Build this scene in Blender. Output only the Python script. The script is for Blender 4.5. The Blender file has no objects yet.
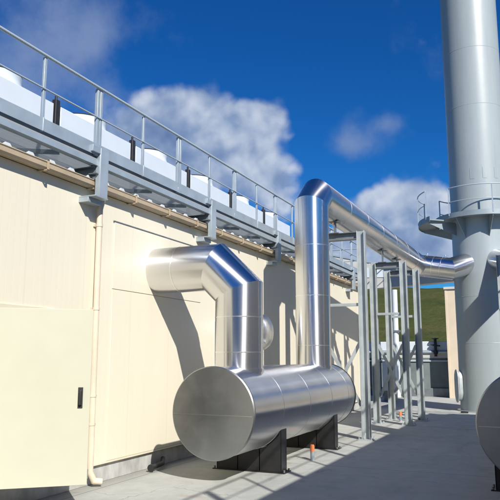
import bpy, math, random
from mathutils import Vector, Matrix, noise as mnoise
random.seed(7)
S = bpy.context.scene
COL = S.collection
R = math.radians

# ------------------------------------------------------------------ materials
def newmat(name):
    m = bpy.data.materials.new(name); m.use_nodes = True
    nt = m.node_tree; b = nt.nodes['Principled BSDF']
    return m, nt, b

def N(nt, t, **kw):
    n = nt.nodes.new(t)
    for k, v in kw.items(): setattr(n, k, v)
    return n

def objcoord(nt, scale=(1, 1, 1)):
    tc = N(nt, 'ShaderNodeTexCoord'); mp = N(nt, 'ShaderNodeMapping')
    mp.inputs['Scale'].default_value = scale
    nt.links.new(tc.outputs['Object'], mp.inputs['Vector'])
    return mp.outputs['Vector']

def noise_tex(nt, vec, scale, detail=4, rough=.55, dist=0):
    n = N(nt, 'ShaderNodeTexNoise')
    n.inputs['Scale'].default_value = scale; n.inputs['Detail'].default_value = detail
    n.inputs['Roughness'].default_value = rough; n.inputs['Distortion'].default_value = dist
    nt.links.new(vec, n.inputs['Vector'])
    return n.outputs['Fac']

def ramp(nt, fac, stops):
    r = N(nt, 'ShaderNodeValToRGB')
    e = r.color_ramp.elements
    while len(e) < len(stops): e.new(.5)
    for el, (p, c) in zip(e, stops):
        el.position = p; el.color = (c[0], c[1], c[2], 1) if not isinstance(c, (int, float)) else (c, c, c, 1)
    nt.links.new(fac, r.inputs['Fac'])
    return r.outputs['Color']

def mixc(nt, fac, a, b, mode='MIX'):
    n = N(nt, 'ShaderNodeMix'); n.data_type = 'RGBA'; n.blend_type = mode
    for s, v in ((0, fac), (6, a), (7, b)):
        if hasattr(v, 'links'): nt.links.new(v, n.inputs[s])
        elif isinstance(v, (int, float)): n.inputs[s].default_value = v
        else: n.inputs[s].default_value = (v[0], v[1], v[2], 1)
    return n.outputs[2]

def mth(nt, op, a, b=None, c=None, clamp=False):
    n = N(nt, 'ShaderNodeMath'); n.operation = op; n.use_clamp = clamp
    for i, v in enumerate((a, b, c)):
        if v is None: continue
        if hasattr(v, 'links'): nt.links.new(v, n.inputs[i])
        else: n.inputs[i].default_value = v
    return n.outputs[0]

def bump(nt, b, height, strength, dist=.01, prev=None):
    n = N(nt, 'ShaderNodeBump'); n.inputs['Strength'].default_value = strength
    n.inputs['Distance'].default_value = dist
    nt.links.new(height, n.inputs['Height'])
    if prev is not None: nt.links.new(prev, n.inputs['Normal'])
    nt.links.new(n.outputs[0], b.inputs['Normal'])
    return n.outputs[0]

def simple(name, col, rough=.5, metal=0., var=.12, nscale=3., bmp=0., bscale=40, spec=None, stretch=(1, 1, 1)):
    m, nt, b = newmat(name)
    v = objcoord(nt, stretch)
    f = noise_tex(nt, v, nscale, 6, .6)
    lo = tuple(c * (1 - var) for c in col); hi = tuple(min(1, c * (1 + var)) for c in col)
    nt.links.new(ramp(nt, f, [(.3, lo), (.7, hi)]), b.inputs['Base Color'])
    b.inputs['Roughness'].default_value = rough; b.inputs['Metallic'].default_value = metal
    if spec is not None: b.inputs['Specular IOR Level'].default_value = spec
    f2 = noise_tex(nt, v, nscale * 2.3, 5, .6)
    rr = N(nt, 'ShaderNodeMapRange'); rr.inputs['To Min'].default_value = max(.02, rough - .1); rr.inputs['To Max'].default_value = min(1, rough + .1)
    nt.links.new(f2, rr.inputs['Value']); nt.links.new(rr.outputs[0], b.inputs['Roughness'])
    if bmp: bump(nt, b, noise_tex(nt, v, bscale, 4), bmp, .004)
    return m

def mat_alu(name, base=.74, rough=.25, tint=(1, 1, 1.01), aniso=.86):
    m, nt, b = newmat(name)
    v = objcoord(nt)
    f = noise_tex(nt, v, 1.3, 4, .5)
    nt.links.new(ramp(nt, f, [(.1, tuple(base * .93 * t for t in tint)), (.9, tuple(min(1, base * 1.06 * t) for t in tint))]), b.inputs['Base Color'])
    b.inputs['Metallic'].default_value = 1
    sm = noise_tex(nt, v, 2.2, 5, .55)
    rr = N(nt, 'ShaderNodeMapRange'); rr.inputs['From Min'].default_value = .0; rr.inputs['From Max'].default_value = 1.
    rr.inputs['To Min'].default_value = rough - .03; rr.inputs['To Max'].default_value = rough + .04
    nt.links.new(sm, rr.inputs['Value']); nt.links.new(rr.outputs[0], b.inputs['Roughness'])
    if aniso:                                # rolled sheet: the grain runs round the pipe, highlights stretch along it
        b.inputs['Anisotropic'].default_value = aniso; b.inputs['Anisotropic Rotation'].default_value = .25
        tg = N(nt, 'ShaderNodeTangent'); tg.direction_type = 'UV_MAP'; tg.uv_map = 'wrap'
        nt.links.new(tg.outputs[0], b.inputs['Tangent'])
    bump(nt, b, noise_tex(nt, v, 2.6, 0, .5), .07, .02)            # the jacket is never quite round
    return m

def mat_cladding():
    m, nt, b = newmat('cream_cladding')
    v = objcoord(nt)
    f = noise_tex(nt, objcoord(nt, (2.2, 2.2, .22)), 1.5, 8, .7)
    base = ramp(nt, f, [(.1, (.69, .637, .50)), (.9, (.735, .683, .545))])
    sp = noise_tex(nt, v, 18, 3, .7)
    spm = ramp(nt, sp, [(.70, 0.), (.80, 1.)])
    base = mixc(nt, mth(nt, 'MULTIPLY', spm, .18), base, (.45, .36, .24))
    sepx = N(nt, 'ShaderNodeSeparateXYZ'); nt.links.new(v, sepx.inputs[0])
    drip = ramp(nt, noise_tex(nt, objcoord(nt, (7, 7, .18)), 1.4, 5, .6), [(.62, 0.), (.78, 1.)])
    base = mixc(nt, mth(nt, 'MULTIPLY', drip, .07), base, (.42, .37, .27))
    # 1.05 m panel joints and fine ribs running upright
    jx = mth(nt, 'ABSOLUTE', mth(nt, 'SUBTRACT', mth(nt, 'FRACT', mth(nt, 'DIVIDE', mth(nt, 'ADD', sepx.outputs[0], 50.11), 1.05)), .5))
    joint = mth(nt, 'LESS_THAN', jx, .004)
    base = mixc(nt, mth(nt, 'MULTIPLY', joint, .16), base, (.33, .27, .19))
    nt.links.new(base, b.inputs['Base Color'])
    rib = mth(nt, 'PINGPONG', sepx.outputs[0], .0525)
    rib = mth(nt, 'SMOOTH_MIN', mth(nt, 'MULTIPLY', rib, 40.), .5, .2)
    bump(nt, b, rib, .22, .003)
    b.inputs['Roughness'].default_value = .42
    return m

def mat_concrete():
    m, nt, b = newmat('yard_concrete')
    v = objcoord(nt)
    big = noise_tex(nt, v, .35, 6, .6, .3)
    mid = noise_tex(nt, v, 2.6, 8, .68)
    fine = noise_tex(nt, v, 70, 5, .7)
    c = ramp(nt, big, [(.28, (.355, .36, .335)), (.72, (.445, .45, .42))])
    c = mixc(nt, .55, c, ramp(nt, mid, [(.25, (.28, .285, .265)), (.55, (.425, .43, .40)), (.8, (.50, .505, .475))]))
    st = noise_tex(nt, objcoord(nt, (.5, 1.6, 1)), 1.1, 7, .7, .8)
    c = mixc(nt, mth(nt, 'MULTIPLY', ramp(nt, st, [(.58, 0.), (.72, 1.)]), .42), c, (.20, .185, .155))
    rust = noise_tex(nt, v, 1.7, 4, .6, .4)
    c = mixc(nt, mth(nt, 'MULTIPLY', ramp(nt, rust, [(.66, 0.), (.76, 1.)]), .35), c, (.36, .24, .12))
    c = mixc(nt, .25, c, ramp(nt, fine, [(.3, .25), (.7, .6)]), 'OVERLAY')
    oil = noise_tex(nt, v, .8, 9, .72, 1.2)
    c = mixc(nt, mth(nt, 'MULTIPLY', ramp(nt, oil, [(.60, 0.), (.66, .7), (.80, 1.)]), .45), c, (.15, .14, .12))
    spl = noise_tex(nt, v, 9, 6, .75)
    c = mixc(nt, mth(nt, 'MULTIPLY', ramp(nt, spl, [(.64, 0.), (.70, 1.)]), .35), c, (.17, .16, .14))
    crk = N(nt, 'ShaderNodeTexVoronoi'); crk.feature = 'DISTANCE_TO_EDGE'; crk.inputs['Scale'].default_value = .33
    wv = N(nt, 'ShaderNodeVectorMath'); wv.operation = 'ADD'
    nz = N(nt, 'ShaderNodeTexNoise'); nz.inputs['Scale'].default_value = 1.4; nz.inputs['Detail'].default_value = 6
    nt.links.new(v, nz.inputs['Vector']); nt.links.new(v, wv.inputs[0]); nt.links.new(nz.outputs['Color'], wv.inputs[1]); nt.links.new(wv.outputs[0], crk.inputs['Vector'])
    ck = mth(nt, 'MULTIPLY', mth(nt, 'LESS_THAN', crk.outputs['Distance'], .0035), ramp(nt, big, [(.45, 0.), (.55, 1.)]))
    c = mixc(nt, mth(nt, 'MULTIPLY', ck, .3), c, (.10, .095, .085))
    sep = N(nt, 'ShaderNodeSeparateXYZ'); nt.links.new(v, sep.inputs[0])
    grime = mth(nt, 'MULTIPLY', mth(nt, 'SUBTRACT', 1., mth(nt, 'DIVIDE', mth(nt, 'ABSOLUTE', mth(nt, 'SUBTRACT', sep.outputs[1], 5.31)), .35), clamp=True), mid)
    c = mixc(nt, mth(nt, 'MULTIPLY', grime, .9), c, (.16, .145, .115))
    def line(o, off, per, w):
        return mth(nt, 'LESS_THAN', mth(nt, 'ABSOLUTE', mth(nt, 'SUBTRACT', mth(nt, 'FRACT', mth(nt, 'DIVIDE', mth(nt, 'ADD', o, off), per)), .5)), w / per)
    jl = mth(nt, 'MAXIMUM', line(sep.outputs[0], 41.3, 6., .007), line(sep.outputs[1], 52.4, 5., .007))
    c = mixc(nt, mth(nt, 'MULTIPLY', jl, .75), c, (.09, .085, .075))
    nt.links.new(c, b.inputs['Base Color'])
    b.inputs['Roughness'].default_value = .85
    n1 = bump(nt, b, mid, .25, .02); bump(nt, b, fine, .35, .004, n1)
    return m

def mat_grass():
    m, nt, b = newmat('rough_pasture')
    v = objcoord(nt)
    a = noise_tex(nt, objcoord(nt, (.05, .05, .22)), 1.6, 8, .7)
    bb = noise_tex(nt, v, .9, 8, .75)
    c = ramp(nt, a, [(.3, (.05, .085, .018)), (.5, (.09, .11, .03)), (.7, (.17, .14, .055))])
    pt = noise_tex(nt, v, .12, 6, .65)
    c = mixc(nt, mth(nt, 'MULTIPLY', ramp(nt, pt, [(.48, 0.), (.6, 1.)]), .6), c, (.045, .07, .018))
    c = mixc(nt, .4, c, ramp(nt, bb, [(.25, (.025, .034, .009)), (.75, (.15, .14, .055))]))
    nt.links.new(c, b.inputs['Base Color']); b.inputs['Roughness'].default_value = 1
    b.inputs['Specular IOR Level'].default_value = .1
    bump(nt, b, bb, 1., .6)
    return m

def mat_chimney():
    m, nt, b = newmat('chimney_paint')
    f = noise_tex(nt, objcoord(nt, (1.6, 1.6, .22)), 1.3, 8, .66)
    c = ramp(nt, f, [(.25, (.275, .31, .318)), (.75, (.335, .37, .376))])
    st = noise_tex(nt, objcoord(nt, (5, 5, .16)), 1.5, 5, .6)
    c = mixc(nt, mth(nt, 'MULTIPLY', ramp(nt, st, [(.6, 0.), (.75, 1.)]), .25), c, (.19, .20, .20))
    nt.links.new(c, b.inputs['Base Color']); b.inputs['Roughness'].default_value = .38
    b.inputs['Coat Weight'].default_value = .1
    bump(nt, b, noise_tex(nt, objcoord(nt), 2.5, 3), .12, .02)
    return m

def mat_grating():
    m, nt, b = newmat('walkway_grating')
    v = objcoord(nt); sep = N(nt, 'ShaderNodeSeparateXYZ'); nt.links.new(v, sep.inputs[0])
    def bars(o, per, w):
        return mth(nt, 'LESS_THAN', mth(nt, 'FRACT', mth(nt, 'DIVIDE', mth(nt, 'ADD', o, 40), per)), w)
    g = mth(nt, 'MAXIMUM', bars(sep.outputs[0], .034, .5), bars(sep.outputs[1], .1, .3))
    nt.links.new(mixc(nt, g, (.30, .32, .34), (.56, .58, .59)), b.inputs['Base Color']); b.inputs['Roughness'].default_value = .5
    # open bars: some light falls straight through, some off the upright faces of the bars
    tl = N(nt, 'ShaderNodeBsdfTranslucent'); tl.inputs[0].default_value = (.55, .58, .6, 1)
    tr = N(nt, 'ShaderNodeBsdfTransparent')
    m1 = N(nt, 'ShaderNodeMixShader'); m1.inputs[0].default_value = .45
    m2 = N(nt, 'ShaderNodeMixShader'); m2.inputs[0].default_value = .22
    nt.links.new(b.outputs[0], m1.inputs[1]); nt.links.new(tl.outputs[0], m1.inputs[2])
    nt.links.new(m1.outputs[0], m2.inputs[1]); nt.links.new(tr.outputs[0], m2.inputs[2])
    nt.links.new(m2.outputs[0], nt.nodes['Material Output'].inputs['Surface'])
    return m

M = {}
M['alu'] = mat_alu('aluminium_jacket')
def mat_end():
    m, nt, b = newmat('aluminium_end_sheet')
    v = objcoord(nt)
    br = noise_tex(nt, objcoord(nt, (1, 1.2, 90)), 2.2, 5, .6)          # fine level brushing
    sm = noise_tex(nt, v, 3.2, 6, .6, .5)
    c = ramp(nt, br, [(.25, (.37, .375, .375)), (.75, (.41, .415, .415))])
    c = mixc(nt, mth(nt, 'MULTIPLY', ramp(nt, sm, [(.45, 0.), (.75, 1.)]), .30), c, (.50, .50, .49))
    nt.links.new(c, b.inputs['Base Color']); b.inputs['Metallic'].default_value = 1
    rr = N(nt, 'ShaderNodeMapRange'); rr.inputs['To Min'].default_value = .30; rr.inputs['To Max'].default_value = .46
    nt.links.new(sm, rr.inputs['Value']); nt.links.new(rr.outputs[0], b.inputs['Roughness'])
    bump(nt, b, noise_tex(nt, v, 2.5, 0, .5), .12, .02)
    return m
M['alu_end'] = mat_end()
M['alu_band'] = mat_alu('aluminium_band', .84, .3, (1, 1, 1), 0)
M['clad'] = mat_cladding()
M['concrete'] = mat_concrete()
M['grass'] = mat_grass()
M['chimney'] = mat_chimney()
M['grating'] = mat_grating()
M['galv'] = simple('galvanised_steel', (.39, .45, .49), .42, .35, .12, 3)
M['galv_post'] = simple('galvanised_post_steel', (.40, .435, .435), .45, .3, .14, 4)
M['cream'] = simple('cream_door_paint', (.475, .465, .36), .4, 0, .03, 2.)
M['trim'] = simple('cream_flashing', (.67, .61, .475), .4, 0, .05, 3.)
M['gutter'] = simple('tan_gutter', (.45, .355, .24), .38, 0, .12, 4)
M['pipe_tan'] = simple('tan_downpipe', (.62, .53, .41), .4, 0, .08, 4)
M['roofsheet'] = simple('roof_sheet', (.60, .60, .57), .45, .2, .12, 3)
M['white'] = simple('white_enamel', (.60, .645, .68), .32, 0, .03, 2.5)
M['black'] = simple('black_steel', (.014, .014, .015), .38, 0, .3, 6, .1, 50)
M['rubber'] = simple('black_plastic', (.02, .02, .021), .5, 0, .2, 8)
M['plinth'] = simple('plinth_concrete', (.40, .40, .38), .85, 0, .28, 5, .35, 30, stretch=(1, 1, .5))
M['orange'] = simple('orange_paint', (.70, .20, .07), .5, 0, .12, 20)
M['tan_wall'] = simple('tan_rendered_wall', (.60, .50, .375), .7, 0, .06, 2.)
M['dark'] = simple('dark_interior', (.05, .05, .05), .9)
M['greywall'] = simple('grey_wall_paint', (.17, .195, .19), .9, 0, .22, 1.2, spec=.15)
M['soffit'] = simple('canopy_sheet', (.50, .485, .45), .55, 0, .1, 2)
M['stone'] = simple('tan_kerb_stone', (.56, .49, .38), .8, 0, .12, 4, .2)
M['dkgalv'] = simple('weathered_steel', (.20, .22, .23), .45, .4, .2, 6)
M['plat'] = simple('platform_steel', (.25, .29, .31), .5, .25, .12, 3)
M['rail'] = simple('rail_steel', (.36, .42, .46), .5, .1, .04, .6)
M['ink'] = simple('dark_lettering', (.03, .04, .07), .5)

# ------------------------------------------------------------------ mesh builder
MIRROR_Y = None            # when set, y -> MIRROR_Y - y (the opposite side of the yard)
ORG = {}

class MB:
    def __init__(s): s.v = []; s.f = []; s.u = {}
    def add(s, vs, fs):
        o = len(s.v); s.v += [tuple(p) for p in vs]; s.f += [tuple(i + o for i in f) for f in fs]
    def box(s, lo, hi):
        (a, b, c), (d, e, f) = lo, hi
        s.add([(a, b, c), (d, b, c), (d, e, c), (a, e, c), (a, b, f), (d, b, f), (d, e, f), (a, e, f)],
              [(0, 3, 2, 1), (4, 5, 6, 7), (0, 1, 5, 4), (1, 2, 6, 5), (2, 3, 7, 6), (3, 0, 4, 7)])
        return s
    def beam(s, p, q, w, h, up=(0, 0, 1)):
        p, q = Vector(p), Vector(q); d = (q - p).normalized(); up = Vector(up)
        if abs(d.dot(up)) > .98: up = Vector((1, 0, 0))
        x = d.cross(up).normalized(); y = x.cross(d)
        vs = [c + x * (sx * w / 2) + y * (sy * h / 2) for c in (p, q) for sx, sy in ((-1, -1), (1, -1), (1, 1), (-1, 1))]
        s.add(vs, [(3, 2, 1, 0), (4, 5, 6, 7), (0, 1, 5, 4), (1, 2, 6, 5), (2, 3, 7, 6), (3, 0, 4, 7)])
        return s
    def prism(s, poly, off):
        n = len(poly); off = Vector(off)
        a = [Vector(p) for p in poly]
        nrm = Vector((0, 0, 0))
        for i in range(n): nrm += a[i].cross(a[(i + 1) % n])
        if nrm.dot(off) > 0: a = a[::-1]
        b = [p + off for p in a]
        s.add(a + b, [tuple(range(n)), tuple(range(2 * n - 1, n - 1, -1))] + [((i + 1) % n, i, n + i, n + (i + 1) % n) for i in range(n)])
        return s
    def duct(s, pts, r, n=64, cap0=True, cap1=True):
        """mitred round pipe along a polyline"""
        pts = [Vector(p) for p in pts]; ds = [(pts[i + 1] - pts[i]).normalized() for i in range(len(pts) - 1)]
        up = Vector((0, 0, 1)) if abs(ds[0].z) < .9 else Vector((0, 1, 0))
        x = ds[0].cross(up).normalized(); y = x.cross(ds[0])
        ring = [pts[0] + (x * math.cos(2 * math.pi * k / n) + y * math.sin(2 * math.pi * k / n)) * r for k in range(n)]
        rings = [ring]
        for i, d in enumerate(ds):
            nn = (d + ds[i + 1]).normalized() if i + 1 < len(ds) else d
            P = pts[i + 1]
            ring = [p + d * ((P - p).dot(nn) / d.dot(nn)) for p in ring]
            rings.append(ring)
        vs = [p for rg in rings for p in rg]
        fs = []
        for i in range(len(rings) - 1):
            for k in range(n):
                a, b = i * n + k, i * n + (k + 1) % n
                s.u[len(s.f) + len(fs)] = ((k + 1) / n, 0, k / n, 0, k / n, 1, (k + 1) / n, 1)
                fs.append((b, a, a + n, b + n))
        if cap0: fs.append(tuple(range(n)))
        if cap1: fs.append(tuple((len(rings) - 1) * n + k for k in range(n - 1, -1, -1)))
        s.add(vs, fs); return s
    def arc(s, c, rad, z, a0, a1, r, n=40, sides=8):
        pts = [(c[0] + rad * math.cos(a0 + (a1 - a0) * i / n), c[1] + rad * math.sin(a0 + (a1 - a0) * i / n), z) for i in range(n + 1)]
        return s.duct(pts, r, sides)
    def lathe(s, c, prof, n=64, a0=0, a1=2 * math.pi):
        """profile (radius, z) turned about the upright axis through c; closed loop profile"""
        full = abs(a1 - a0 - 2 * math.pi) < 1e-6; m = n if full else n + 1; k = len(prof)
        vs = [(c[0] + r * math.cos(a0 + (a1 - a0) * i / n), c[1] + r * math.sin(a0 + (a1 - a0) * i / n), c[2] + z) for i in range(m) for r, z in prof]
        fs = []
        for i in range(n):
            j = (i + 1) % m
            for q in range(k):
                q2 = (q + 1) % k
                fs.append((i * k + q, j * k + q, j * k + q2, i * k + q2))
        if not full: fs += [tuple(range(k)), tuple((m - 1) * k + q for q in range(k - 1, -1, -1))]
        s.add(vs, fs); return s
    def hpost(s, x, y, z0, z1, w=.16, h=.16, tf=.012, tw=.01):
        """upright H section, flanges facing +-y"""
        s.box((x - w / 2, y - h / 2, z0), (x + w / 2, y - h / 2 + tf, z1))
        s.box((x - w / 2, y + h / 2 - tf, z0), (x + w / 2, y + h / 2, z1))
        s.box((x - tw / 2, y - h / 2 + tf, z0), (x + tw / 2, y + h / 2 - tf, z1)); return s
    def hbeam(s, x, y0, y1, z0, z1, w=.15, tf=.012, tw=.01):
        s.box((x - w / 2, y0, z0), (x + w / 2, y1, z0 + tf)); s.box((x - w / 2, y0, z1 - tf), (x + w / 2, y1, z1))
        s.box((x - tw / 2, y0, z0 + tf), (x + tw / 2, y1, z1 - tf)); return s
    def build(s, name, mat, parent=None, bevel=0, smooth=32, seg=2):
        org = Vector(ORG.get(parent.name, (0, 0, 0))) if parent else Vector((0, 0, 0))
        vs, fs = s.v, s.f
        if MIRROR_Y is not None:
            vs = [(x, MIRROR_Y - y, z) for x, y, z in vs]; fs = [f[::-1] for f in fs]
        me = bpy.data.meshes.new(name)
        me.from_pydata([tuple(Vector(p) - org) for p in vs], [], fs); me.update()
        me.materials.append(mat)
        if s.u and MIRROR_Y is None:
            uv = me.uv_layers.new(name='wrap')
            for fi, c in s.u.items():
                for q, li in enumerate(me.polygons[fi].loop_indices): uv.data[li].uv = (c[2 * q], c[2 * q + 1])
        if smooth:
            for p in me.polygons: p.use_smooth = True
            me.set_sharp_from_angle(angle=R(smooth))
        o = bpy.data.objects.new(name, me); COL.objects.link(o)
        if parent: o.parent = parent; ORG[o.name] = tuple(org)
        if bevel:
            b = o.modifiers.new('soft_edges', 'BEVEL'); b.width = bevel; b.segments = seg; b.limit_method = 'ANGLE'; b.angle_limit = R(40)
            b.harden_normals = False
        return o

def tag(o, label=None, cat=None, group=None, kind=None):
    if label: o['label'] = label
    if cat: o['category'] = cat
    if group: o['group'] = group
    if kind: o['kind'] = kind
    return o

def thing(name, loc, label, cat, group=None):
    o = bpy.data.objects.new(name, None); COL.objects.link(o)
    if MIRROR_Y is not None: loc = (loc[0], MIRROR_Y - loc[1], loc[2])
    o.location = loc; o.empty_display_size = .3; ORG[o.name] = tuple(loc)
    return tag(o, label, cat, group)

def copy_tree(o, parent=None):
    c = o.copy(); COL.objects.link(c)
    if parent: c.parent = parent
    for ch in [k for k in bpy.data.objects if k.parent == o]: copy_tree(ch, c)
    return c

# ------------------------------------------------------------------ dimensions
W = 5.31            # face of the left building
YT = 3.92           # axis of the left silencer
XE = 20.6           # far end of the buildings
XS = -4.0

# ------------------------------------------------------------------ ground and hills
g = MB(); g.add([(-600, -600, -.02), (600, -600, -.02), (600, 600, -.02), (-600, 600, -.02)], [(0, 1, 2, 3)])
tag(g.build('ground', M['grass'], smooth=0), kind='structure')
g = MB(); g.box((-18, -14, -.3), (33, 14, 0))
tag(g.build('concrete_yard', M['concrete'], smooth=0), kind='structure')

def hills():
    m = MB(); NA, NR = 420, 60; vs = []
    for i in range(NA):
        a = 2 * math.pi * i / NA
        d = (a - R(18) + math.pi) % (2 * math.pi) - math.pi
        H = 4 + 13 * math.exp(-(d / 1.0) ** 2)
        for j in range(NR):
            r = 48 + 260 * (j / (NR - 1)) ** 1.25
            t = min(1, (r - 48) / 105); t = t * t * (3 - 2 * t)
            x, y = r * math.cos(a), r * math.sin(a)
            n = mnoise.fractal(Vector((x * .03, y * .03, 3)), .9, 2., 6)
            vs.append((x, y, -.3 + t * H + t * n * 1.5 + (min(0, 170 - r) * .03)))
    fs = [(i * NR + j, i * NR + j + 1, ((i + 1) % NA) * NR + j + 1, ((i + 1) % NA) * NR + j) for i in range(NA) for j in range(NR - 1)]
    m.add(vs, [f[::-1] for f in fs])
    return m
tag(hills().build('hill', M['grass'], smooth=80), kind='structure')

# ------------------------------------------------------------------ process buildings
def building(label, main):
    b = thing('process_building', (8, W, 0), label, 'building')
    yb = 14.0
    wall = MB()
    dx0, dx1, dz0, dz1 = 4.86, 6.13, .255, 2.12
    if main:
        wall.box((XS, W, .25), (dx0, W + .1, 3.78)).box((dx1, W, .25), (XE, W + .1, 3.78)).box((dx0, W, dz1), (dx1, W + .1, 3.78))
    else:
        wall.box((XS, W, .25), (XE, W + .1, 3.78))
    wall.box((XS, W + .1, .25), (XS + .1, yb, 3.78)).box((XE - .1, W + .1, .25), (XE, yb, 3.78)).box((XS + .1, yb - .1, .25), (XE - .1, yb, 3.78))
    wall.build('wall', M['clad'], b, smooth=0)
    pl = MB().box((XS + .03, W + .03, 0), (XE - .03, yb - .03, .244)).build('plinth', M['plinth'], b, .006)
    MB().box((XS - .004, W - .012, .232), (XE + .004, W + .02, .256)).build('drip_flashing', M['trim'] if main else M['trim'], b)
    # corrugated roof, trapezoidal ribs running up the slope
    rf = MB(); x = XS - .1; per = .36; pr_ = []
    while x < XE + .1:
        pr_ += [(x, 0), (x + .215, 0), (x + .25, .042), (x + .325, .042)]; x += per
    y0, y1, z0, z1 = W - .10, 14.1, 3.885, 4.33
    vs = []
    for (px, pz) in pr_: vs += [(px, y0, z0 + pz), (px, y1, z1 + pz), (px, y0, z0 + pz - .012), (px, y1, z1 + pz - .012)]
    fs = []
    for i in range(len(pr_) - 1):
        a, c = 4 * i, 4 * i + 4
        fs += [(a, c, c + 1, a + 1), (a + 2, a + 3, c + 3, c + 2), (a, a + 2, c + 2, c)]
    rf.add(vs, fs)
    rf.build('roof', M['roofsheet'], b, smooth=0)
    rc = MB(); line = []
    for i in range(0, len(pr_) - 3, 4):
        a, b2, c2 = pr_[i + 1][0], pr_[i + 2][0], pr_[i + 3][0]
        line += [(a + .004, z0 + .002), (b2 + .008, z0 + .037), (c2 - .008, z0 + .037), (c2 + .03, z0 + .002)]
    poly = [(x, y0 - .004, z) for x, z in line] + [(line[-1][0], y0 - .004, z0 - .012), (line[0][0], y0 - .004, z0 - .012)]
    rc.prism(poly, (0, .012, 0))
    rc.build('rib_closure', M['white'], b, smooth=0)
    MB().box((XS, W + .02, 3.78), (XE, W + .16, 3.872)).build('eaves_filler', M['dkgalv'], b)
    # gutter: open box section with rolled lip
    gt = MB(); gy0, gy1 = W - .145, W - .006
    prof = [(gy1, 3.86), (gy1, 3.785), (gy0 + .03, 3.775), (gy0 + .006, 3.80), (gy0, 3.85), (gy0 - .012, 3.862), (gy0 - .002, 3.874), (gy0 + .012, 3.86), (gy0 + .018, 3.81), (gy0 + .035, 3.792), (gy1 - .01, 3.80), (gy1 - .01, 3.86)]
    gt.prism([(XS, y, z) for y, z in prof], (XE - XS + .03, 0, 0))
    gu = gt.build('gutter', M['gutter'], b, smooth=20)
    x = 2.1 if main else XS + .5
    while x < XE:
        st = MB().box((x - .014, gy0 - .018, 3.772), (x + .014, gy0 - .006, 3.884)).box((x - .014, gy0 - .018, 3.876), (x + .014, gy1, 3.886)).box((x - .014, gy0 - .006, 3.762), (x + .014, gy1 + .004, 3.772))
        st.build('gutter_bracket', M['gutter'], gu); x += .92
    # downpipes
    for x in ((6.91, 15.9) if main else (3.0, 11.0)):
        dp = MB().duct([(x + .02, W - .08, 3.76), (x + .02, W - .08, 3.64), (x, W - .065, 3.54), (x, W - .065, .19)] + ([(x + .04, W - .10, .075), (x + .11, W - .17, .06)] if main and x < 8 else [(x, W - .065, .08)]), .040, 20)
        d = dp.build('downpipe', M['pipe_tan'] if x < 8 else M['trim'], b)
        for z in (3.30, 2.2, 1.1, .75):
            MB().duct([(x, W - .065, z), (x, W - .065, z + .03)], .046, 20).box((x - .05, W - .02, z), (x + .05, W, z + .035)).build('pipe_clip', M['pipe_tan'] if x < 8 else M['trim'], d)
    MB().box((XE - .07, W - .006, .256), (XE + .012, W + .12, 3.752)).build('corner_flashing', M['trim'], b)
    if not main: MB().box((XS, W - .03, 3.95), (XE, W + .02, 4.16)).build('light_stop_board', M['trim'], b)  # unseen board added to stop sun leaking between roof and walkway
    if main:
        ap = MB()
        ap.box((7.32, W - .014, 2.522), (9.86, W - .001, 3.45)).build('access_panel', M['clad'], b, .003)
        MB().box((7.30, W - .02, 3.452), (9.88, W - .001, 3.468)).build('panel_flashing', M['dkgalv'], b)
        MB().box((7.32, W - .010, .258), (9.86, W - .0015, 2.515)).build('access_panel', M['clad'], b, .003)
        # door jamb and the door standing ajar
        MB().box((dx0 - .05, W - .02, dz0), (dx0, W + .1, dz1 + .05)).box((dx1, W - .02, dz0), (dx1 + .05, W + .1, dz1 + .05)).box((dx0, W - .02, dz1), (dx1, W + .1, dz1 + .05)).build('door_frame', M['trim'], b)
        a = R(-49.8); hx, hy = 4.86, W - .02; dx, dy = math.cos(a), math.sin(a); w = 1.25; nx, ny = -math.sin(a), math.cos(a)
        P = lambda t, n: (hx + dx * t + nx * n, hy + dy * t + ny * n)
        dm = MB().prism([(*P(.01, -.022), .315), (*P(w, -.022), .315), (*P(w, .022), .315), (*P(.01, .022), .315)], (0, 0, 1.785))
        dr = dm.build('door', M['cream'], b, .004)
        h1 = MB().prism([(*P(w - .125, -.032), 1.08), (*P(w - .075, -.032), 1.08), (*P(w - .075, -.0225), 1.08), (*P(w - .125, -.0225), 1.08)], (0, 0, .21))
        h1.beam((*P(w - .10, -.058), 1.115), (*P(w - .10, -.058), 1.255), .022, .026).beam((*P(w - .10, -.03), 1.12), (*P(w - .10, -.06), 1.12), .02, .02).beam((*P(w - .10, -.03), 1.25), (*P(w - .10, -.06), 1.25), .02, .02)
        h1.build('handle', M['rubber'], dr, .003)
        MB().beam((*P(w - .012, -.0), .42), (*P(w + .008, -.0), .42), .02, .09).build('door_bolt', M['dkgalv'], dr)
        for z in (.45, 1.2, 1.95): MB().duct([(hx - .01, hy - .025, z), (hx - .01, hy - .025, z + .12)], .013, 12).build('hinge', M['dkgalv'], dr)
    return b

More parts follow.
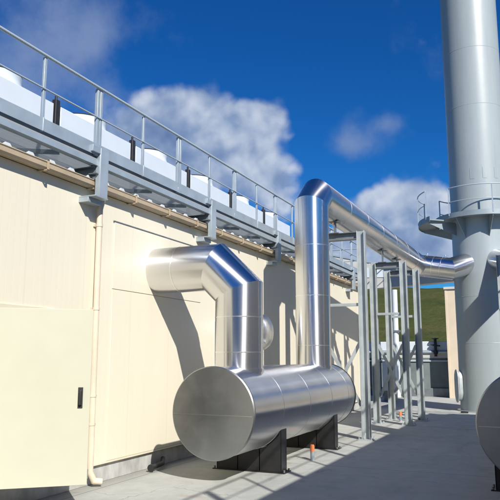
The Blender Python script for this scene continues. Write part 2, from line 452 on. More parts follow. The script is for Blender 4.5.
def walkway(label):
    yr = 5.10
    w = thing('steel_walkway', (8, yr, 4.04), label, 'walkway', 'roof walkways')
    G = M['galv']
    MB().box((XS, yr + .006, 4.114), (XE, yr + .884, 4.137)).build('deck', M['grating'], w, smooth=0)
    xs_ = [XS + (XE - XS) * k / 24 for k in range(25)]
    ch = MB()
    for y, q in ((yr, 1), (yr + .89, -1)):
        ch.box((XS, y - .005, 4.045), (XE, y + .005, 4.112)).box((XS, y + .005 if q > 0 else y - .085, 4.045), (XE, y + .085 if q > 0 else y - .005, 4.055))
        ch.box((XS, y + .07 * q - .004, 4.138), (XE, y + .07 * q + .004, 4.265))  # backing plate shaped to block light leaking through the toe board slot
    ch.build('stringer', G, w, smooth=0)
    MB().box((XS, yr - .004, 4.178), (XE, yr + .004, 4.33)).build('toe_board', G, w, smooth=0)
    rl = MB().duct([(x, yr, 5.1) for x in xs_], .020, 20).build('top_rail', M['rail'], w)
    MB().duct([(x, yr, 4.69) for x in xs_], .011, 16).build('mid_rail', M['rail'], w)
    for i in range(-10, 15):
        x = 5.60 + 1.047 * i
        if x < XS or x > XE - .1: continue
        m = MB()
        if i % 2 == 0: m.box((x - .021, yr + .005, 4.176), (x + .021, yr + .035, 5.08)).box((x - .01, yr - .012, 4.176), (x + .01, yr + .006, 4.34))
        else: m.box((x - .055, yr + .005, 4.176), (x - .008, yr + .05, 5.09)).box((x + .008, yr + .005, 4.176), (x + .055, yr + .05, 5.09)).box((x - .055, yr - .006, 4.2), (x + .055, yr + .005, 4.26))
        m.build('post', G, w, .003)
        if i % 3 == 1:                       # hanging bracket with cantilever beam and knee brace
            k = MB()
            k.box((x - .01, yr - .045, 3.64), (x + .16, yr - .033, 4.28)).box((x - .01, yr - .033, 3.64), (x + .002, yr + .03, 4.28)).box((x + .148, yr - .033, 3.64), (x + .16, yr + .03, 4.28))
            k.box((x - .10, yr - .05, 3.622), (x + .17, W, 3.64)).box((x - .10, yr + .06, 3.56), (x + .17, W, 3.622))
            k.box((x - .17, yr - .04, 4.20), (x - .01, yr + .0, 4.285))
            k.build('bracket', G, w, .003)
            MB().box((x - .06, yr - .02, 3.93), (x + .06, yr + .88, 3.942)).box((x - .005, yr - .02, 3.942), (x + .005, yr + .88, 4.026)).box((x - .06, yr + .03, 4.024), (x + .06, yr + .88, 4.034)).build('cross_beam', M['dkgalv'], w, smooth=0)
        elif i % 3 == 2 or i % 3 == 0:
            MB().beam((x + .45, yr + .132, 4.07), (x + .05, yr + .756, 4.07), .04, .05).build('cross_beam', G, w, smooth=0)
    # end rail across the far end
    y2 = yr + 1.15
    e = MB().duct([(XE, yr, 5.1), (XE, y2, 5.1)], .02, 12).duct([(XE, yr, 4.69), (XE, y2, 4.69)], .014, 10).duct([(XE, yr, 4.35), (XE, y2, 4.35)], .012, 10)
    e.build('end_rail', G, w)
    for y in (yr, yr + .38, yr + .76, y2): MB().box((XE - .02, y - .02, 4.07), (XE + .02, y + .02, 5.085)).build('post', G, w, .003)
    MB().box((XE - .9, yr + .9, 4.06), (XE + .02, y2 + .02, 4.13)).build('landing', G, w, .004)
    return w

building('long cream metal-clad building with tan gutter and door ajar, left side of the yard', True)
walkway('galvanised walkway with railing along the roof edge of the cream building on the left')
MIRROR_Y = 3.96; XE = 15.6
building('opposite cream metal-clad building whose roof edge shades the right half of the yard', False)
walkway('galvanised roof walkway on the opposite building that throws the railing shadows on the concrete')
MIRROR_Y = None; XE = 20.6

# ------------------------------------------------------------------ cooling units on the left roof
def cooling_unit():
    x0, x1 = 7.27, 9.10
    u = thing('cooling_unit', (8.18, 6.8, 4.12), 'white cooling unit', 'cooling unit', 'white cooling units in a row on the roof')
    MB().box((x0, 6.3, 4.36), (x1, 7.5, 5.275)).build('casing', M['white'], u, .012)
    MB().box((x0 + .05, 6.34, 4.3), (x1 - .05, 7.46, 4.358)).box((x0 + .1, 6.36, 4.09), (x0 + .2, 7.44, 4.3)).box((x1 - .2, 6.36, 4.09), (x1 - .1, 7.44, 4.3)).build('base_frame', M['dkgalv'], u)
    c = (8.42, 6.85, 5.277)
    fc = MB().lathe(c, [(.46, 0), (.43, .05), (.405, .16), (.42, .22), (.405, .22), (.39, .16), (.41, .05), (.44, 0)], 48).build('fan_cowl', M['white'], u)
    gd = MB()
    for r in (.41, .32, .23, .14): gd.arc(c, r, c[2] + .235 + .04 * (1 - r / .41), 0, 2 * math.pi, .009 if r > .4 else .005, 40, 6)
    for k in range(6):
        a = math.pi * k / 6
        gd.beam((c[0] + .41 * math.cos(a), c[1] + .41 * math.sin(a), c[2] + .24), (c[0] - .41 * math.cos(a), c[1] - .41 * math.sin(a), c[2] + .24), .008, .008)
    gd.build('fan_guard', M['rubber'], fc)
    MB().box((x0 - .125, 6.285, 4.3), (x0 - .035, 6.36, 5.35)).duct([(x0 - .02, 6.31, 4.35), (x0 - .02, 6.31, 5.28)], .016, 10).duct([(x0 - .09, 6.32, 5.33), (x0 - .09, 6.32, 5.41)], .02, 10).build('pipe_cover', M['rubber'], u, .006)
    return u
u0 = cooling_unit()
ul = {-1: 'white cooling unit cut off by the left edge of the photo, behind the railing',
      0: 'white cooling unit on the roof above the tan downpipe, second from the left',
      1: 'third white cooling unit from the left, ending near the second thick railing post',
      2: 'white cooling unit between the second and third thick railing posts, fourth from the left',
      3: 'white cooling unit whose front carries small dark lettering, fifth along the roof',
      4: 'last white cooling unit along the roof, partly hidden by the tall duct riser'}
for k in (-1, 0, 1, 2, 3, 4):
    u = u0 if k == 0 else copy_tree(u0)
    if k: u.location.x = u0.location.x + 1.98 * k
    u['label'] = ul[k]
    if k == 3: unit3 = u
lt = MB(); ux = unit3.location.x
sky_line = [(0, 0), (.03, 0), (.03, .10), (.06, .10), (.06, 0), (.11, .02), (.11, .06), (.15, .06), (.15, .0), (.2, .01), (.2, .075), (.24, .075), (.24, .0), (.29, .01), (.29, .06), (.33, .06), (.33, .0), (.38, .01), (.38, .07), (.42, .07), (.42, -.012), (0, -.012)]
lt.prism([(ux - .04 + a * 1.25, 6.2965, 5.02 + c * .8) for a, c in sky_line], (0, .002, 0))
lt.build('logo_mark', M['ink'], unit3, smooth=0)

# ------------------------------------------------------------------ silencer tanks
def silencer(xn, yt, label):
    r, zc, L = .585, .888, 4.87
    t = thing('exhaust_silencer', (xn + L / 2, yt, 0), label, 'silencer', 'aluminium clad silencers')
    segs = [0, 1.05, 2.2, 3.35, 4.4, L]
    sh = MB()
    for i in range(5):
        pass
    sh.duct([(xn, yt, zc), (xn + L, yt, zc)], r, 128, False, False)
    shell = sh.build('shell', M['alu'], t)
    for i in (1, 2, 3, 4):
        MB().duct([(xn + segs[i] - .008, yt, zc), (xn + segs[i] + .008, yt, zc)], r + .0028, 128).build('lap_seam', M['alu'], shell, smooth=40)
    e = MB()
    for x, s in ((xn, -1), (xn + L, 1)):
        e.lathe_x = None
        n = 96; prof = [(r + .008, .02 * 1), (r + .010, -.012), (r - .004, -.026), (.28, -.034), (.0001, -.036)]
        vs = []; fs = []
        for q, (pr0, off) in enumerate(prof):
            for k in range(n):
                a = 2 * math.pi * k / n
                vs.append((x - s * (-1) * 0 + s * (-off), yt + pr0 * math.cos(a), zc + pr0 * math.sin(a)))
        for q in range(len(prof) - 1):
            for k in range(n):
                f = (q * n + k, q * n + (k + 1) % n, (q + 1) * n + (k + 1) % n, (q + 1) * n + k)
                fs.append(f if s > 0 else f[::-1])
        em = MB(); em.add(vs, fs)
        cap = em.build('end_cap', M['alu_end'], t, smooth=35)
        xs = x + s * .0355
        MB().box((xs - .003, yt - r + .02, zc - .027), (xs + .001, yt + r - .02, zc - .021)).build('cap_seam', M['alu_band'], cap)
    for xo in (1.22, 3.80):
        x = xn + xo
        sd = MB()
        n = 20; top = []
        for k in range(n + 1):
            a = R(205) + R(130) * k / n
            top.append((x - .10, yt + (r + .01) * math.cos(a), zc + (r + .01) * math.sin(a)))
        poly = [(x - .10, yt - .5, .014), (x - .10, yt - .5, .62)] + [p for p in top if abs(p[1] - yt) <= .5] + [(x - .10, yt + .5, .62), (x - .10, yt + .5, .014)]
        for off in (-.0, .19):
            sd.prism([(px + off, py, pz) for px, py, pz in poly], (.012, 0, 0))
        s_ = sd.build('saddle', M['black'], t, smooth=0)
        rb = MB()
        for y in (-.5, -.17, .17, .5):
            zt = zc - math.sqrt(max(0, r * r - y * y)) - .01 if abs(y) < .5 else .6
            rb.box((x - .1, yt + y - .006, .014), (x + .1, yt + y + .006, zt))
        rb.box((x - .13, yt - .56, 0), (x + .13, yt + .56, .015))
        rb.build('saddle_foot', M['black'], s_, smooth=0)
        bl = MB()
        for y in (-.54, .54):
            for dx in (-.09, .09): bl.duct([(x + dx, yt + y, .01), (x + dx, yt + y, .045)], .014, 6)
        bl.build('anchor_bolt', M['dkgalv'], s_, smooth=20)
    return t
silencer(7.67, YT, 'horizontal aluminium clad silencer drum on black saddles beside the cream wall')
silencer(7.62, .11, 'aluminium clad silencer drum in shade, cut by the bottom right corner')

# ------------------------------------------------------------------ ducts
def rings(m, spots, r):
    for c, d in spots:
        c = Vector(c); d = Vector(d).normalized()
        m.duct([c - d * .007, c + d * .007], r + .003, 72)
    return m

def seam_line(m, p, q, ax, r, ang):
    """a standing lap seam along a straight section p-q"""
    p, q = Vector(p), Vector(q); d = (q - p).normalized()
    x = d.cross(Vector(ax)).normalized(); y = x.cross(d)
    o = (x * math.cos(ang) + y * math.sin(ang)) * (r + .001)
    m.beam(p + o, q + o, .018, .006, tuple(o)); return m

rd = .343
d1 = thing('inlet_duct', (8.46, 4.2, 1.4), 'thick aluminium duct from the cream wall, bending down into the near end of the drum', 'duct')
A0, A1, A2, A3 = (8.46, W + .03, 2.9), (8.46, 4.31, 2.9), (8.46, YT, 2.52), (8.46, YT, 1.30)
def between(p, q, t): return tuple(Vector(p).lerp(Vector(q), t))
# the joints lie in mitre planes, so each section shares its end ellipse with the next
def mitred(pts, r, n=72):
    pts = [Vector(p) for p in pts]; out = []
    full = MB().duct(pts, r, n, False, False)
    for i in range(len(pts) - 1):
        m = MB(); vs = full.v[i * n:(i + 2) * n]
        m.add(vs, [((k + 1) % n, k, k + n, (k + 1) % n + n) for k in range(n)])
        m.u = {k: ((k + 1) / n, 0, k / n, 0, k / n, 1, (k + 1) / n, 1) for k in range(n)}
        out.append(m)
    return out
secs = mitred([A0, A1, A2, A3], rd)
for nm, m, spots, sl in (('wall_section', secs[0], [(between(A0, A1, .45), (0, 1, 0)), (between(A0, A1, .98), (0, 1, 0))][:1], None),
                     ('elbow_section', secs[1], [], (between(A1, A2, -.3), between(A1, A2, 1.2), (1, 0, 0), rd, 2.5)),
                     ('drop_section', secs[2], [(between(A2, A3, .30), (0, 0, 1)), (between(A2, A3, .70), (0, 0, 1))], (between(A2, A3, .35), between(A2, A3, 1), (0, 1, 0), rd, 2.2))):
    o = m.build(nm, M['alu'], d1, smooth=20)
    for sp in spots: rings(MB(), [sp], rd).build('lap_seam', M['alu_band'], o, smooth=40)
    if sl: seam_line(MB(), *sl).build('lock_seam', M['alu_band'], o, smooth=0)
MB().duct([(8.46, YT, 1.395), (8.46, YT, 1.44)], rd + .012, 72).build('base_collar', M['alu'], d1)

def stack_duct(pts, r, label, xv, yv):
    t = thing('stack_duct', (xv, yv, 1.4), label, 'duct', 'ducts leading to the chimney')
    names = ['riser_section', 'elbow_section', 'run_section', 'cross_section', 'entry_section']
    for nm, m, (p, q) in zip(names, mitred(pts, r), zip(pts[:-1], pts[1:])):
        o = m.build(nm, M['alu'], t, smooth=20)
        d = Vector(q) - Vector(p); L = d.length; sp = []
        if nm == 'riser_section': sp = [(between(p, q, k), d) for k in (.16, .45, .75)]
        if nm == 'run_section': sp = [(between(p, q, k / 7), d) for k in range(1, 7)]
        if nm == 'cross_section': sp = [(between(p, q, k), d) for k in (.25, .5, .75)]
        for one in sp: rings(MB(), [one], r).build('lap_seam', M['alu_band'], o, smooth=40)
        up = Vector((0, 0, 1))
        lugs = (.965, .985) if nm == 'run_section' else (.3, .85) if nm == 'cross_section' else ()
        for k in lugs:
            c0 = Vector(between(p, q, k)) + up * (r - .01)
            MB().beam(c0, c0 + up * .075, .05, .05).build('lifting_lug', M['alu_band'], o, .004)
    MB().duct([(xv, yv, 1.395), (xv, yv, 1.44)], r + .012, 72).build('base_collar', M['alu'], t)
    return t
CX, CY, CR = 21.3, 1.5, .877
stack_duct([(11.8, YT, 1.3), (11.8, YT, 4.50), (12.08, 3.9, 4.76), (20.2, 3.3, 4.38), (20.07, 2.33, 4.2), (CX - .55, CY + .37, 4.43)], .33,
           'aluminium duct rising from the far end of the drum and running level to the chimney', 11.8, YT)
stack_duct([(11.8, .11, 1.3), (11.8, .11, 4.50), (12.08, .12, 4.76), (20.1, .12, 4.42), (19.98, .62, 4.28), (CX - .5, CY - .36, 4.52)], .33,
           'aluminium duct bend entering the chimney on its right side at the photo edge', 11.8, .11)

st = thing('duct_stub', (11.35, W, 2.05), 'short capped aluminium duct stub on the wall, half hidden behind the thick duct', 'duct')
MB().duct([(11.33, W + .02, 2.06), (11.33, 4.86, 2.06)], .34, 64).build('barrel', M['alu'], st)
m = MB(); n = 64; vs = []; fs = []
prof = [(.35, 4.88), (.35, 4.85), (.345, 4.80), (.325, 4.74), (.285, 4.68), (.22, 4.63), (.12, 4.60), (.001, 4.59)]
for r_, y in prof:
    for k in range(n): vs.append((11.33 + r_ * math.cos(2 * math.pi * k / n), y, 2.06 + r_ * math.sin(2 * math.pi * k / n)))
for q in range(len(prof) - 1):
    for k in range(n): fs.append((q * n + k, q * n + (k + 1) % n, (q + 1) * n + (k + 1) % n, (q + 1) * n + k))
m.add(vs, fs); m.build('cap', M['alu_band'], st, smooth=40)

# ------------------------------------------------------------------ steel support frames
def frame(x, yr, top, shoe_top, label, dw=.75):
    f = thing('duct_support_frame', (x, yr + dw / 2, 0), label, 'support frame', 'steel frames carrying the ducts')
    G = M['galv_post']
    for y in (yr, yr + dw):
        p = MB().hpost(x, y, .02, top).build('post', G, f, .002)
        bp = MB().box((x - .16, y - .15, 0), (x + .16, y + .15, .022)).build('base_plate', G, p, .003)
        b = MB()
        for sx in (-1, 1):
            for sy in (-1, 1): b.duct([(x + sx * .13, y + sy * .12, .02), (x + sx * .13, y + sy * .12, .06)], .013, 6)
        for sx in (-1, 1): b.prism([(x + sx * .085, y - .006, .022), (x + sx * .15, y - .006, .022), (x + sx * .085, y - .006, .14)], (0, .012, 0))
        b.build('anchor_bolt', G, p, smooth=20)
    yi0, yi1 = yr + .082, yr + dw - .082
    MB().hbeam(x, yi0, yi1, top - .17, top - .02).build('top_beam', M['dkgalv'], f, smooth=0)
    MB().box((x - .03, yi0, 2.62), (x + .03, yi1, 2.68)).build('tie_bar', G, f, .003)
    MB().beam((x - .02, yi0, .65), (x - .02, yi1, 1.90), .012, .07, (0, -1, 0)).build('brace', G, f)
    MB().beam((x + .02, yi0, 1.90), (x + .02, yi1, .65), .012, .07, (0, -1, 0)).build('brace', G, f)
    yc = yr + dw / 2 + .12
    MB().box((x - .1, yc - .10, top - .02), (x + .1, yc + .10, top - .006)).box((x - .08, yc - .006, top - .006), (x + .08, yc + .006, shoe_top)).box((x - .1, yc - .11, shoe_top - .012), (x + .1, yc + .11, shoe_top)).build('duct_shoe', M['dkgalv'], f, smooth=0)
    return f
frame(12.95, 3.24, 4.16, 4.40, 'tallest galvanised support frame with braces, just past the drum', .86)
frame(16.1, 3.0, 3.95, 4.25, 'middle galvanised support frame under the level duct')
frame(17.35, 2.9, 3.89, 4.19, 'farthest galvanised support frame, nearest the chimney')
frame(16.1, .03, 3.95, 4.25, 'support frame of the right duct, one pale post at the right edge of the photo', .72)

# ------------------------------------------------------------------ chimney
c = thing('chimney', (CX, CY, 0), 'tall pale grey steel chimney with a round railed platform', 'chimney')
sh = MB().lathe((CX, CY, 0), [(CR, 0), (CR, 5.4), (CR, 9.2), (CR, 12.0), (CR, 18.0), (CR - .03, 18.0), (CR - .03, 0)], 96).build('shell', M['chimney'], c, smooth=50)
wl = MB()
for z in (2.0, 3.4, 9.4, 11.3, 14): wl.lathe((CX, CY, z), [(CR + .0005, 0), (CR + .004, .008), (CR + .0005, .016)], 96)
wl.build('weld_seam', M['chimney'], sh)
MB().lathe((CX, CY, 0), [(CR + .10, 0), (CR + .10, .03), (CR + .002, .03), (CR + .002, 0)], 96).build('base_ring', M['chimney'], c, smooth=30)
toc = math.atan2(-CY, -CX)
def pol(a, r, z): return (CX + r * math.cos(toc - a), CY + r * math.sin(toc - a), z)     # a: degrees left of the line to the camera
pz, po = 5.80, 1.86
po, pl_ = 1.36, 1.88
pf = MB().lathe((CX, CY, pz), [(CR + .01, 0), (po, 0), (po, .04), (CR + .01, .04)], 80).build('platform', M['plat'], c, smooth=40)
MB().lathe((CX, CY, pz), [(po + .002, -.03), (po + .010, -.03), (po + .010, .12), (po + .002, .12)], 80).build('toe_board', M['plat'], pf, smooth=40)
# landing at the ladder head, on the left flank
MB().lathe((CX, CY, pz - .07), [(po + .012, 0), (pl_, 0), (pl_, .04), (po + .012, .04)], 24, toc - R(112), toc - R(50)).build('landing', M['plat'], pf, smooth=40)
MB().lathe((CX, CY, pz - .07), [(pl_ + .002, -.05), (pl_ + .010, -.05), (pl_ + .010, .12), (pl_ + .002, .12)], 24, toc - R(112), toc - R(50)).build('toe_board', M['plat'], pf, smooth=40)
for z, r_, nm in ((6.70, .018, 'top_rail'), (6.26, .013, 'mid_rail')):
    MB().arc((CX, CY), po, z, toc - R(40), toc + 2 * math.pi - R(114), r_, 80, 8).build(nm, M['rail'], pf)
    MB().arc((CX, CY), pl_, z - .03, toc - R(114), toc - R(56), r_, 30, 8).build(nm, M['rail'], pf)
for a in (-16, 40, -62, -108, -154, 160, 114):
    MB().beam(pol(R(a), po, pz + .04), pol(R(a), po, 6.70), .036, .036).build('post', M['galv'], pf)
for a in (56, 84, 112):
    MB().beam(pol(R(a), pl_, pz - .03), pol(R(a), pl_, 6.67), .036, .036).build('post', M['galv'], pf)
for a in (-62, -16, 30, 54, 108, 150, 195, 240, 285):
    a_ = R(a); t1 = Vector((-math.sin(toc - a_), math.cos(toc - a_), 0)) * .007
    ro = pl_ - .02 if a in (54, 108) else po - .02; zz = pz - .074 if a in (54, 108) else pz - .004
    p0, p1, p2, p3 = (Vector(pol(a_, CR - .01, zz)), Vector(pol(a_, ro, zz)), Vector(pol(a_, ro, zz - .07)), Vector(pol(a_, CR - .01, zz - (.42 if ro > 1.5 else .62))))
    MB().prism([p0 - t1, p1 - t1, p2 - t1, p3 - t1], t1 * 2).build('gusset', M['plat'], pf)
lg = MB()
for a in (-34, -10, 14): lg.beam(pol(R(a), CR + .001, 7.0), pol(R(a), CR + .001, 7.34), .010, .010)
for a in (-34, -10, 14): lg.beam(pol(R(a - 1), CR + .0015, 7.0), pol(R(a - 8), CR + .0015, 7.0), .010, .010)
lg.build('lifting_lug', M['chimney'], c)
# oval inspection hatch on the left flank
ha = R(68); hm = MB(); n = 32
rad = Vector((math.cos(toc - ha), math.sin(toc - ha), 0)); tan = Vector((-rad.y, rad.x, 0)); cc = Vector((CX, CY, .74)) + rad * (CR - .10)
oval = []
for k in range(n):
    a = 2 * math.pi * k / n; oy = .17 if math.sin(a) > 0 else -.17
    oval.append(cc + tan * (.15 * math.cos(a)) + Vector((0, 0, .27 * math.sin(a) + oy)))
hm.prism(oval, rad * .22)
hm.build('inspection_hatch', M['galv_post'], c, .03, 50, 3)
lid = MB().prism([cc + rad * .22 + (p - cc) * 1.12 for p in oval], rad * .03).build('hatch_lid', M['galv_post'], c, .008, 50)
# right hand duct enters above; earthing strap on the concrete
MB().box((CX - CR - .32, CY + .55, 0), (CX - CR - .2, CY + .75, .05)).build('earth_block', M['rubber'], c, .01)

# ------------------------------------------------------------------ small things in the yard
for (x, y), lb in (((10.09, 3.40), 'orange topped marker stub standing beside the drum on sunlit concrete'), ((16.95, 3.36), 'orange topped marker stub between the far support frames')):
    t = thing('marker_stub', (x, y, 0), lb, 'marker', 'orange topped marker stubs')
    MB().duct([(x, y, 0), (x, y, .135)], .033, 20).build('stub', M['galv'], t)
    MB().duct([(x, y, .135), (x, y, .225)], .035, 20).duct([(x, y, .225), (x, y, .237)], .028, 20).build('cap', M['orange'], t)
dn = MB().duct([(8.72, W - .02, .10), (8.5, 5.17, .07), (8.15, 5.13, .06)], .035, 14).duct([(8.15, 5.13, .06), (8.12, 5.13, .06)], .05, 14)
tag(dn.build('drain_pipe', M['rubber']), 'short black pipe lying at the foot of the wall behind the drum', 'pipe')
bx = MB().box((14.5, 4.55, .25), (14.62, 4.8, .72)).box((14.55, 4.6, 0), (14.58, 4.64, .25)).box((14.55, 4.72, 0), (14.58, 4.76, .25))
tag(bx.build('junction_box', M['white'], None, .006), 'small white junction box on legs between the first support frame and the wall', 'junction box')

# ------------------------------------------------------------------ far end of the yard
XB = 23.6; XW = 27.2
fb = thing('end_building', (XW + 2, .5, 0), 'cream building corner between the dark tank wall and the chimney', 'building')
MB().box((XW, -6, .0), (XW + 3, 3.42, 4.30)).build('wall', M['tan_wall'], fb, smooth=0)
MB().box((XW - .06, -6.05, 4.30), (XW + 3.1, 3.47, 4.40)).build('roof', M['soffit'], fb, .006)
MB().box((XW - .012, 3.36, .0), (XW + .03, 3.435, 4.298)).build('corner_flashing', M['tan_wall'], fb)
rb = thing('added_rear_shed', (-17, 0, 0), 'unseen dark grey shed added behind the viewpoint to darken the metal reflections', 'building')  # unseen shed, added to give the drum ends something dark to reflect
MB().box((-20, -13, 0), (-15, 13, 6.6)).build('wall', M['greywall'], rb, .01)
MB().box((-20.3, -13.3, 6.6), (-14.7, 13.3, 6.85)).build('roof', M['soffit'], rb, .01)
for y in (-7, 0, 7): MB().box((-14.998, y - 1.8, 0), (-14.95, y + 1.8, 3.6)).build('shutter_door', M['dkgalv'], rb, .01)
cn = thing('canopy', (XB + 1, 5, 4), 'sloping grey canopy roof beyond the support frames', 'canopy')
MB().prism([(XB, 7.2, 5.45), (XB, 2.62, 4.30), (XB, 2.62, 4.22), (XB, 7.2, 4.0)], (.45, 0, 0)).build('roof_slab', M['soffit'], cn, .006)
MB().beam((XB - .012, 7.2, 5.46), (XB - .012, 2.60, 4.315), .024, .06).build('edge_trim', M['galv'], cn)
MB().prism([(XB - .02, 5.75, 4.86), (XB - .02, 4.9, 4.70), (XB - .02, 4.9, 4.47), (XB - .02, 5.75, 4.5)], (.016, 0, 0)).build('fascia_panel', M['white'], cn)
MB().box((XB + .05, 6.9, 0), (XB + .2, 7.05, 4.02)).build('post', M['dkgalv'], cn)
vp = thing('vent_pole', (27.0, 5.42, 0), 'tall white vent pole with a grey strap-on duct, seen between the support posts', 'pole')
MB().duct([(27.0, 5.42, 0), (27.0, 5.42, 4.35)], .115, 24).build('pole', M['white'], vp)
MB().box((26.95, 5.56, 0), (27.05, 5.74, 4.3)).build('cable_duct', M['dkgalv'], vp, .006)
MB().box((26.86, 5.2, 2.6), (26.9, 5.8, 2.68)).build('strap', M['dkgalv'], vp, .004)
tw = thing('tank_wall', (28, 5.5, 0), 'low dark grey tank wall topped by a white beam, far end of the yard', 'wall')
MB().box((28, 3.5, .0), (30, 9.5, 1.56)).build('wall', M['greywall'], tw, .01)
MB().box((27.94, 2.5, 1.42), (27.998, 9.5, 1.46)).build('ledge', M['white'], tw)
MB().box((27.9, 2.5, 0), (27.998, 9.5, .34)).build('skirt', M['dkgalv'], tw, .01)
MB().box((28.0, 2.5, 1.86), (28.5, 9.5, 2.24)).build('coping_beam', M['white'], tw, .02)
MB().duct([(27.95, 2.5, 1.80), (27.95, 9.5, 1.80)], .06, 16).build('coping_pipe', M['galv'], tw)
MB().box((27.98, 2.5, 1.56), (28.4, 9.5, 1.72)).build('pipe_shelf', M['soffit'], tw)
vv = MB().duct([(27.86, 3.99, 1.62), (27.86, 3.99, 2.35)], .06, 12).beam((27.86, 3.8, 2.05), (27.86, 4.18, 2.1), .06, .06).lathe((27.86, 3.99, 2.33), [(.12, 0), (.15, .02), (.12, .04), (.1, .02)], 20).duct([(27.86, 3.99, 1.80), (28.0, 3.99, 1.80)], .1, 12)
vv.build('valve', M['rubber'], tw)
cb = thing('control_cabinet', (24.5, 5.15, .28), 'white cabinet at the end of the yard, seen between the support posts', 'cabinet')
MB().box((24.3, 4.95, .38), (24.7, 5.42, 1.45)).build('body', M['white'], cb, .01)
MB().box((24.284, 4.98, .42), (24.2985, 5.39, 1.41)).build('door', M['white'], cb, .004)
MB().box((24.32, 4.97, .0), (24.68, 5.40, .38)).build('stand', M['dkgalv'], cb)

# ------------------------------------------------------------------ light
sunv = Vector((-.971, -1.0, 1.03)).normalized()
sd = bpy.data.lights.new('sun', 'SUN'); sd.energy = 5.0; sd.angle = R(.53); sd.color = (1, .965, .90)
so = bpy.data.objects.new('sun', sd); COL.objects.link(so); so.location = (-20, -20, 30)
so.rotation_euler = (-sunv).to_track_quat('-Z', 'Y').to_euler()

# camera basis (also used to say where in the sky the clouds hang)
F_PX, H_CAM = 650., 1.6
th = math.atan(107 / F_PX); phi = math.atan(292 * math.cos(th) / F_PX)
Fh = Vector((math.cos(phi), math.sin(phi), 0)); Rt = Vector((math.sin(phi), -math.cos(phi), 0)); Up0 = Vector((0, 0, 1))
Fw = Fh * math.cos(th) + Up0 * math.sin(th); Uw = -Fh * math.sin(th) + Up0 * math.cos(th)

w = bpy.data.worlds.new('World'); S.world = w; w.use_nodes = True
nt = w.node_tree; bg = nt.nodes['Background']; L = nt.links.new
sky = N(nt, 'ShaderNodeTexSky'); sky.sky_type = 'NISHITA'; sky.sun_disc = False
sky.sun_elevation = math.asin(sunv.z); sky.sun_rotation = math.atan2(sunv.x, sunv.y) % (2 * math.pi)
sky.air_density = 1.; sky.dust_density = .2; sky.ozone_density = 3.
hs = N(nt, 'ShaderNodeHueSaturation'); hs.inputs['Saturation'].default_value = 1.25; hs.inputs['Value'].default_value = 1.0
L(sky.outputs[0], hs.inputs['Color'])
skyc = mixc(nt, 1., hs.outputs['Color'], (.11, .44, .74), 'MULTIPLY')
tc = N(nt, 'ShaderNodeTexCoord'); d = tc.outputs['Generated']
def dot(v):
    n = N(nt, 'ShaderNodeVectorMath'); n.operation = 'DOT_PRODUCT'; L(d, n.inputs[0]); n.inputs[1].default_value = v
    return n.outputs['Value']
def blob(px, py, rx, ry, wt):
    D = (Fw * F_PX + Rt * (px - 250) + Uw * (250 - py)).normalized()
    r = D.cross(Vector((0, 0, 1))).normalized(); u = r.cross(D)
    k = F_PX / 1.03
    a = mth(nt, 'MULTIPLY', dot(r), k / rx); b = mth(nt, 'MULTIPLY', dot(u), k / ry)
    s = mth(nt, 'ADD', mth(nt, 'MULTIPLY', a, a), mth(nt, 'MULTIPLY', b, b))
    return mth(nt, 'MULTIPLY', mth(nt, 'EXPONENT', mth(nt, 'MULTIPLY', s, -1.)), wt)
def shifted(vec, off):
    n = N(nt, 'ShaderNodeVectorMath'); n.operation = 'ADD'; L(vec, n.inputs[0]); n.inputs[1].default_value = off
    return n.outputs[0]
cum = [(215, 122, 50, 30, 1.25), (165, 126, 44, 28, 1.1), (264, 120, 26, 20, .95), (245, 165, 48, 26, 1.0), (190, 168, 55, 26, .95), (120, 145, 40, 22, .8), (275, 200, 30, 24, .7),
       (405, 208, 30, 26, 1.25), (370, 212, 26, 18, 1.1), (440, 228, 34, 30, 1.2), (385, 248, 60, 20, 1.1), (345, 250, 40, 24, .8)]
haze = [(45, 35, 56, 44, 1.0), (92, 28, 32, 30, .8), (20, 85, 55, 30, .8), (100, 100, 40, 22, .5), (350, 143, 24, 17, .85), (388, 122, 15, 10, .75), (330, 272, 60, 16, .7), (420, 292, 90, 7, .7)]
def total(bs):
    t = None
    for q in bs:
        e = blob(*q); t = e if t is None else mth(nt, 'ADD', t, e)
    return mth(nt, 'MINIMUM', t, 1.25)
warp = N(nt, 'ShaderNodeTexNoise'); warp.inputs['Scale'].default_value = 7; warp.inputs['Detail'].default_value = 4; L(d, warp.inputs['Vector'])
wsc = N(nt, 'ShaderNodeVectorMath'); wsc.operation = 'SCALE'; L(warp.outputs['Color'], wsc.inputs[0]); wsc.inputs['Scale'].default_value = .05
wd = N(nt, 'ShaderNodeVectorMath'); wd.operation = 'ADD'; L(d, wd.inputs[0]); L(wsc.outputs[0], wd.inputs[1])
def billow(off=None):
    v = wd.outputs[0] if off is None else shifted(wd.outputs[0], off)
    n = N(nt, 'ShaderNodeTexVoronoi'); n.feature = 'F1'; n.inputs['Scale'].default_value = 15.; n.inputs['Detail'].default_value = 2.
    n.inputs['Roughness'].default_value = .5; L(v, n.inputs['Vector'])
    f = noise_tex(nt, v, 34., 4, .6)
    return mth(nt, 'ADD', mth(nt, 'SUBTRACT', 1., n.outputs['Distance']), mth(nt, 'MULTIPLY', mth(nt, 'SUBTRACT', f, .5), .35))
h0 = billow(); h1 = billow(Rt * .012 + Uw * .022)
n1 = noise_tex(nt, d, 11., 8, .58)
n2 = noise_tex(nt, d, 5., 10, .6)
outside = mth(nt, 'SUBTRACT', 1., mth(nt, 'MULTIPLY', blob(250, 180, 420, 420, 1.0), 1.15), clamp=True)
gen = mth(nt, 'MULTIPLY', mth(nt, 'MULTIPLY', mth(nt, 'SUBTRACT', noise_tex(nt, d, 2.6, 8, .6), .52), outside), 5.)
tc_ = total(cum)
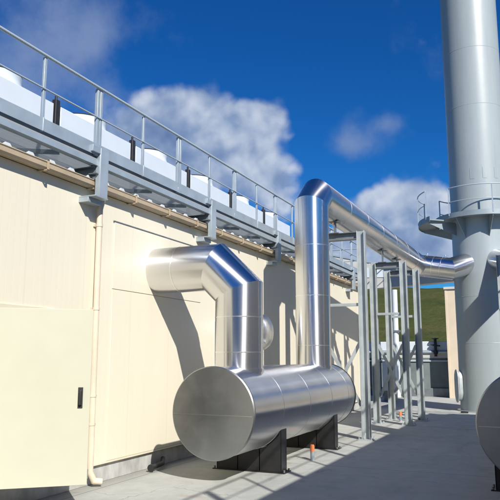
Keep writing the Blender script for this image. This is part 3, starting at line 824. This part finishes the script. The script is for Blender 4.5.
dens = mth(nt, 'ADD', mth(nt, 'ADD', tc_, gen), mth(nt, 'ADD', mth(nt, 'MULTIPLY', mth(nt, 'SUBTRACT', h0, .40), .48), mth(nt, 'MULTIPLY', mth(nt, 'SUBTRACT', n2, .5), .8)))
def smooth(v, a, b, lo=0., hi=1.):
    mr = N(nt, 'ShaderNodeMapRange'); mr.interpolation_type = 'SMOOTHSTEP'
    for k, x in (('From Min', a), ('From Max', b), ('To Min', lo), ('To Max', hi)): mr.inputs[k].default_value = x
    L(v, mr.inputs['Value']); return mr.outputs[0]
mask = smooth(dens, .20, .72)
hz = mth(nt, 'ADD', total(haze), mth(nt, 'ADD', mth(nt, 'MULTIPLY', mth(nt, 'SUBTRACT', n1, .5), 2.0), mth(nt, 'MULTIPLY', mth(nt, 'SUBTRACT', n2, .5), 2.0)))
hmask = smooth(hz, .25, 1.7, 0, .82)
# sunlit shoulders of the billows; thick cores and bases are grey
grey = mth(nt, 'ADD', blob(165, 168, 75, 40, .30), blob(385, 246, 60, 18, .25))
sh = mth(nt, 'ADD', mth(nt, 'MULTIPLY', mth(nt, 'SUBTRACT', h0, h1), .55), .58)
sh = mth(nt, 'ADD', sh, mth(nt, 'MULTIPLY', mth(nt, 'SUBTRACT', n1, .5), .9))
sh = mth(nt, 'SUBTRACT', sh, grey, clamp=True)
ccol = ramp(nt, sh, [(.0, (.95, 1.5, 3.0)), (.40, (2.0, 2.7, 4.1)), (.68, (3.6, 4.2, 5.3)), (1., (5.4, 5.8, 6.4))])
skyh = mixc(nt, hmask, skyc, (1.7, 2.35, 3.9))
fin = mixc(nt, mth(nt, 'MULTIPLY', mask, .93), skyh, ccol)
L(fin, bg.inputs['Color']); bg.inputs['Strength'].default_value = .1

# ------------------------------------------------------------------ camera
cd = bpy.data.cameras.new('camera'); co = bpy.data.objects.new('camera', cd); COL.objects.link(co)
cd.sensor_fit = 'HORIZONTAL'; cd.sensor_width = 36; cd.lens = 36 * F_PX / 500; cd.clip_start = .05; cd.clip_end = 2000
co.matrix_world = Matrix(((Rt.x, Uw.x, -Fw.x, 0), (Rt.y, Uw.y, -Fw.y, 0), (Rt.z, Uw.z, -Fw.z, H_CAM), (0, 0, 0, 1)))
S.camera = co
S.view_settings.view_transform = 'Standard'; S.view_settings.look = 'None'; S.view_settings.gamma = 1; S.view_settings.use_curve_mapping = False
S.view_settings.exposure = .40
S.cycles.max_bounces = 10
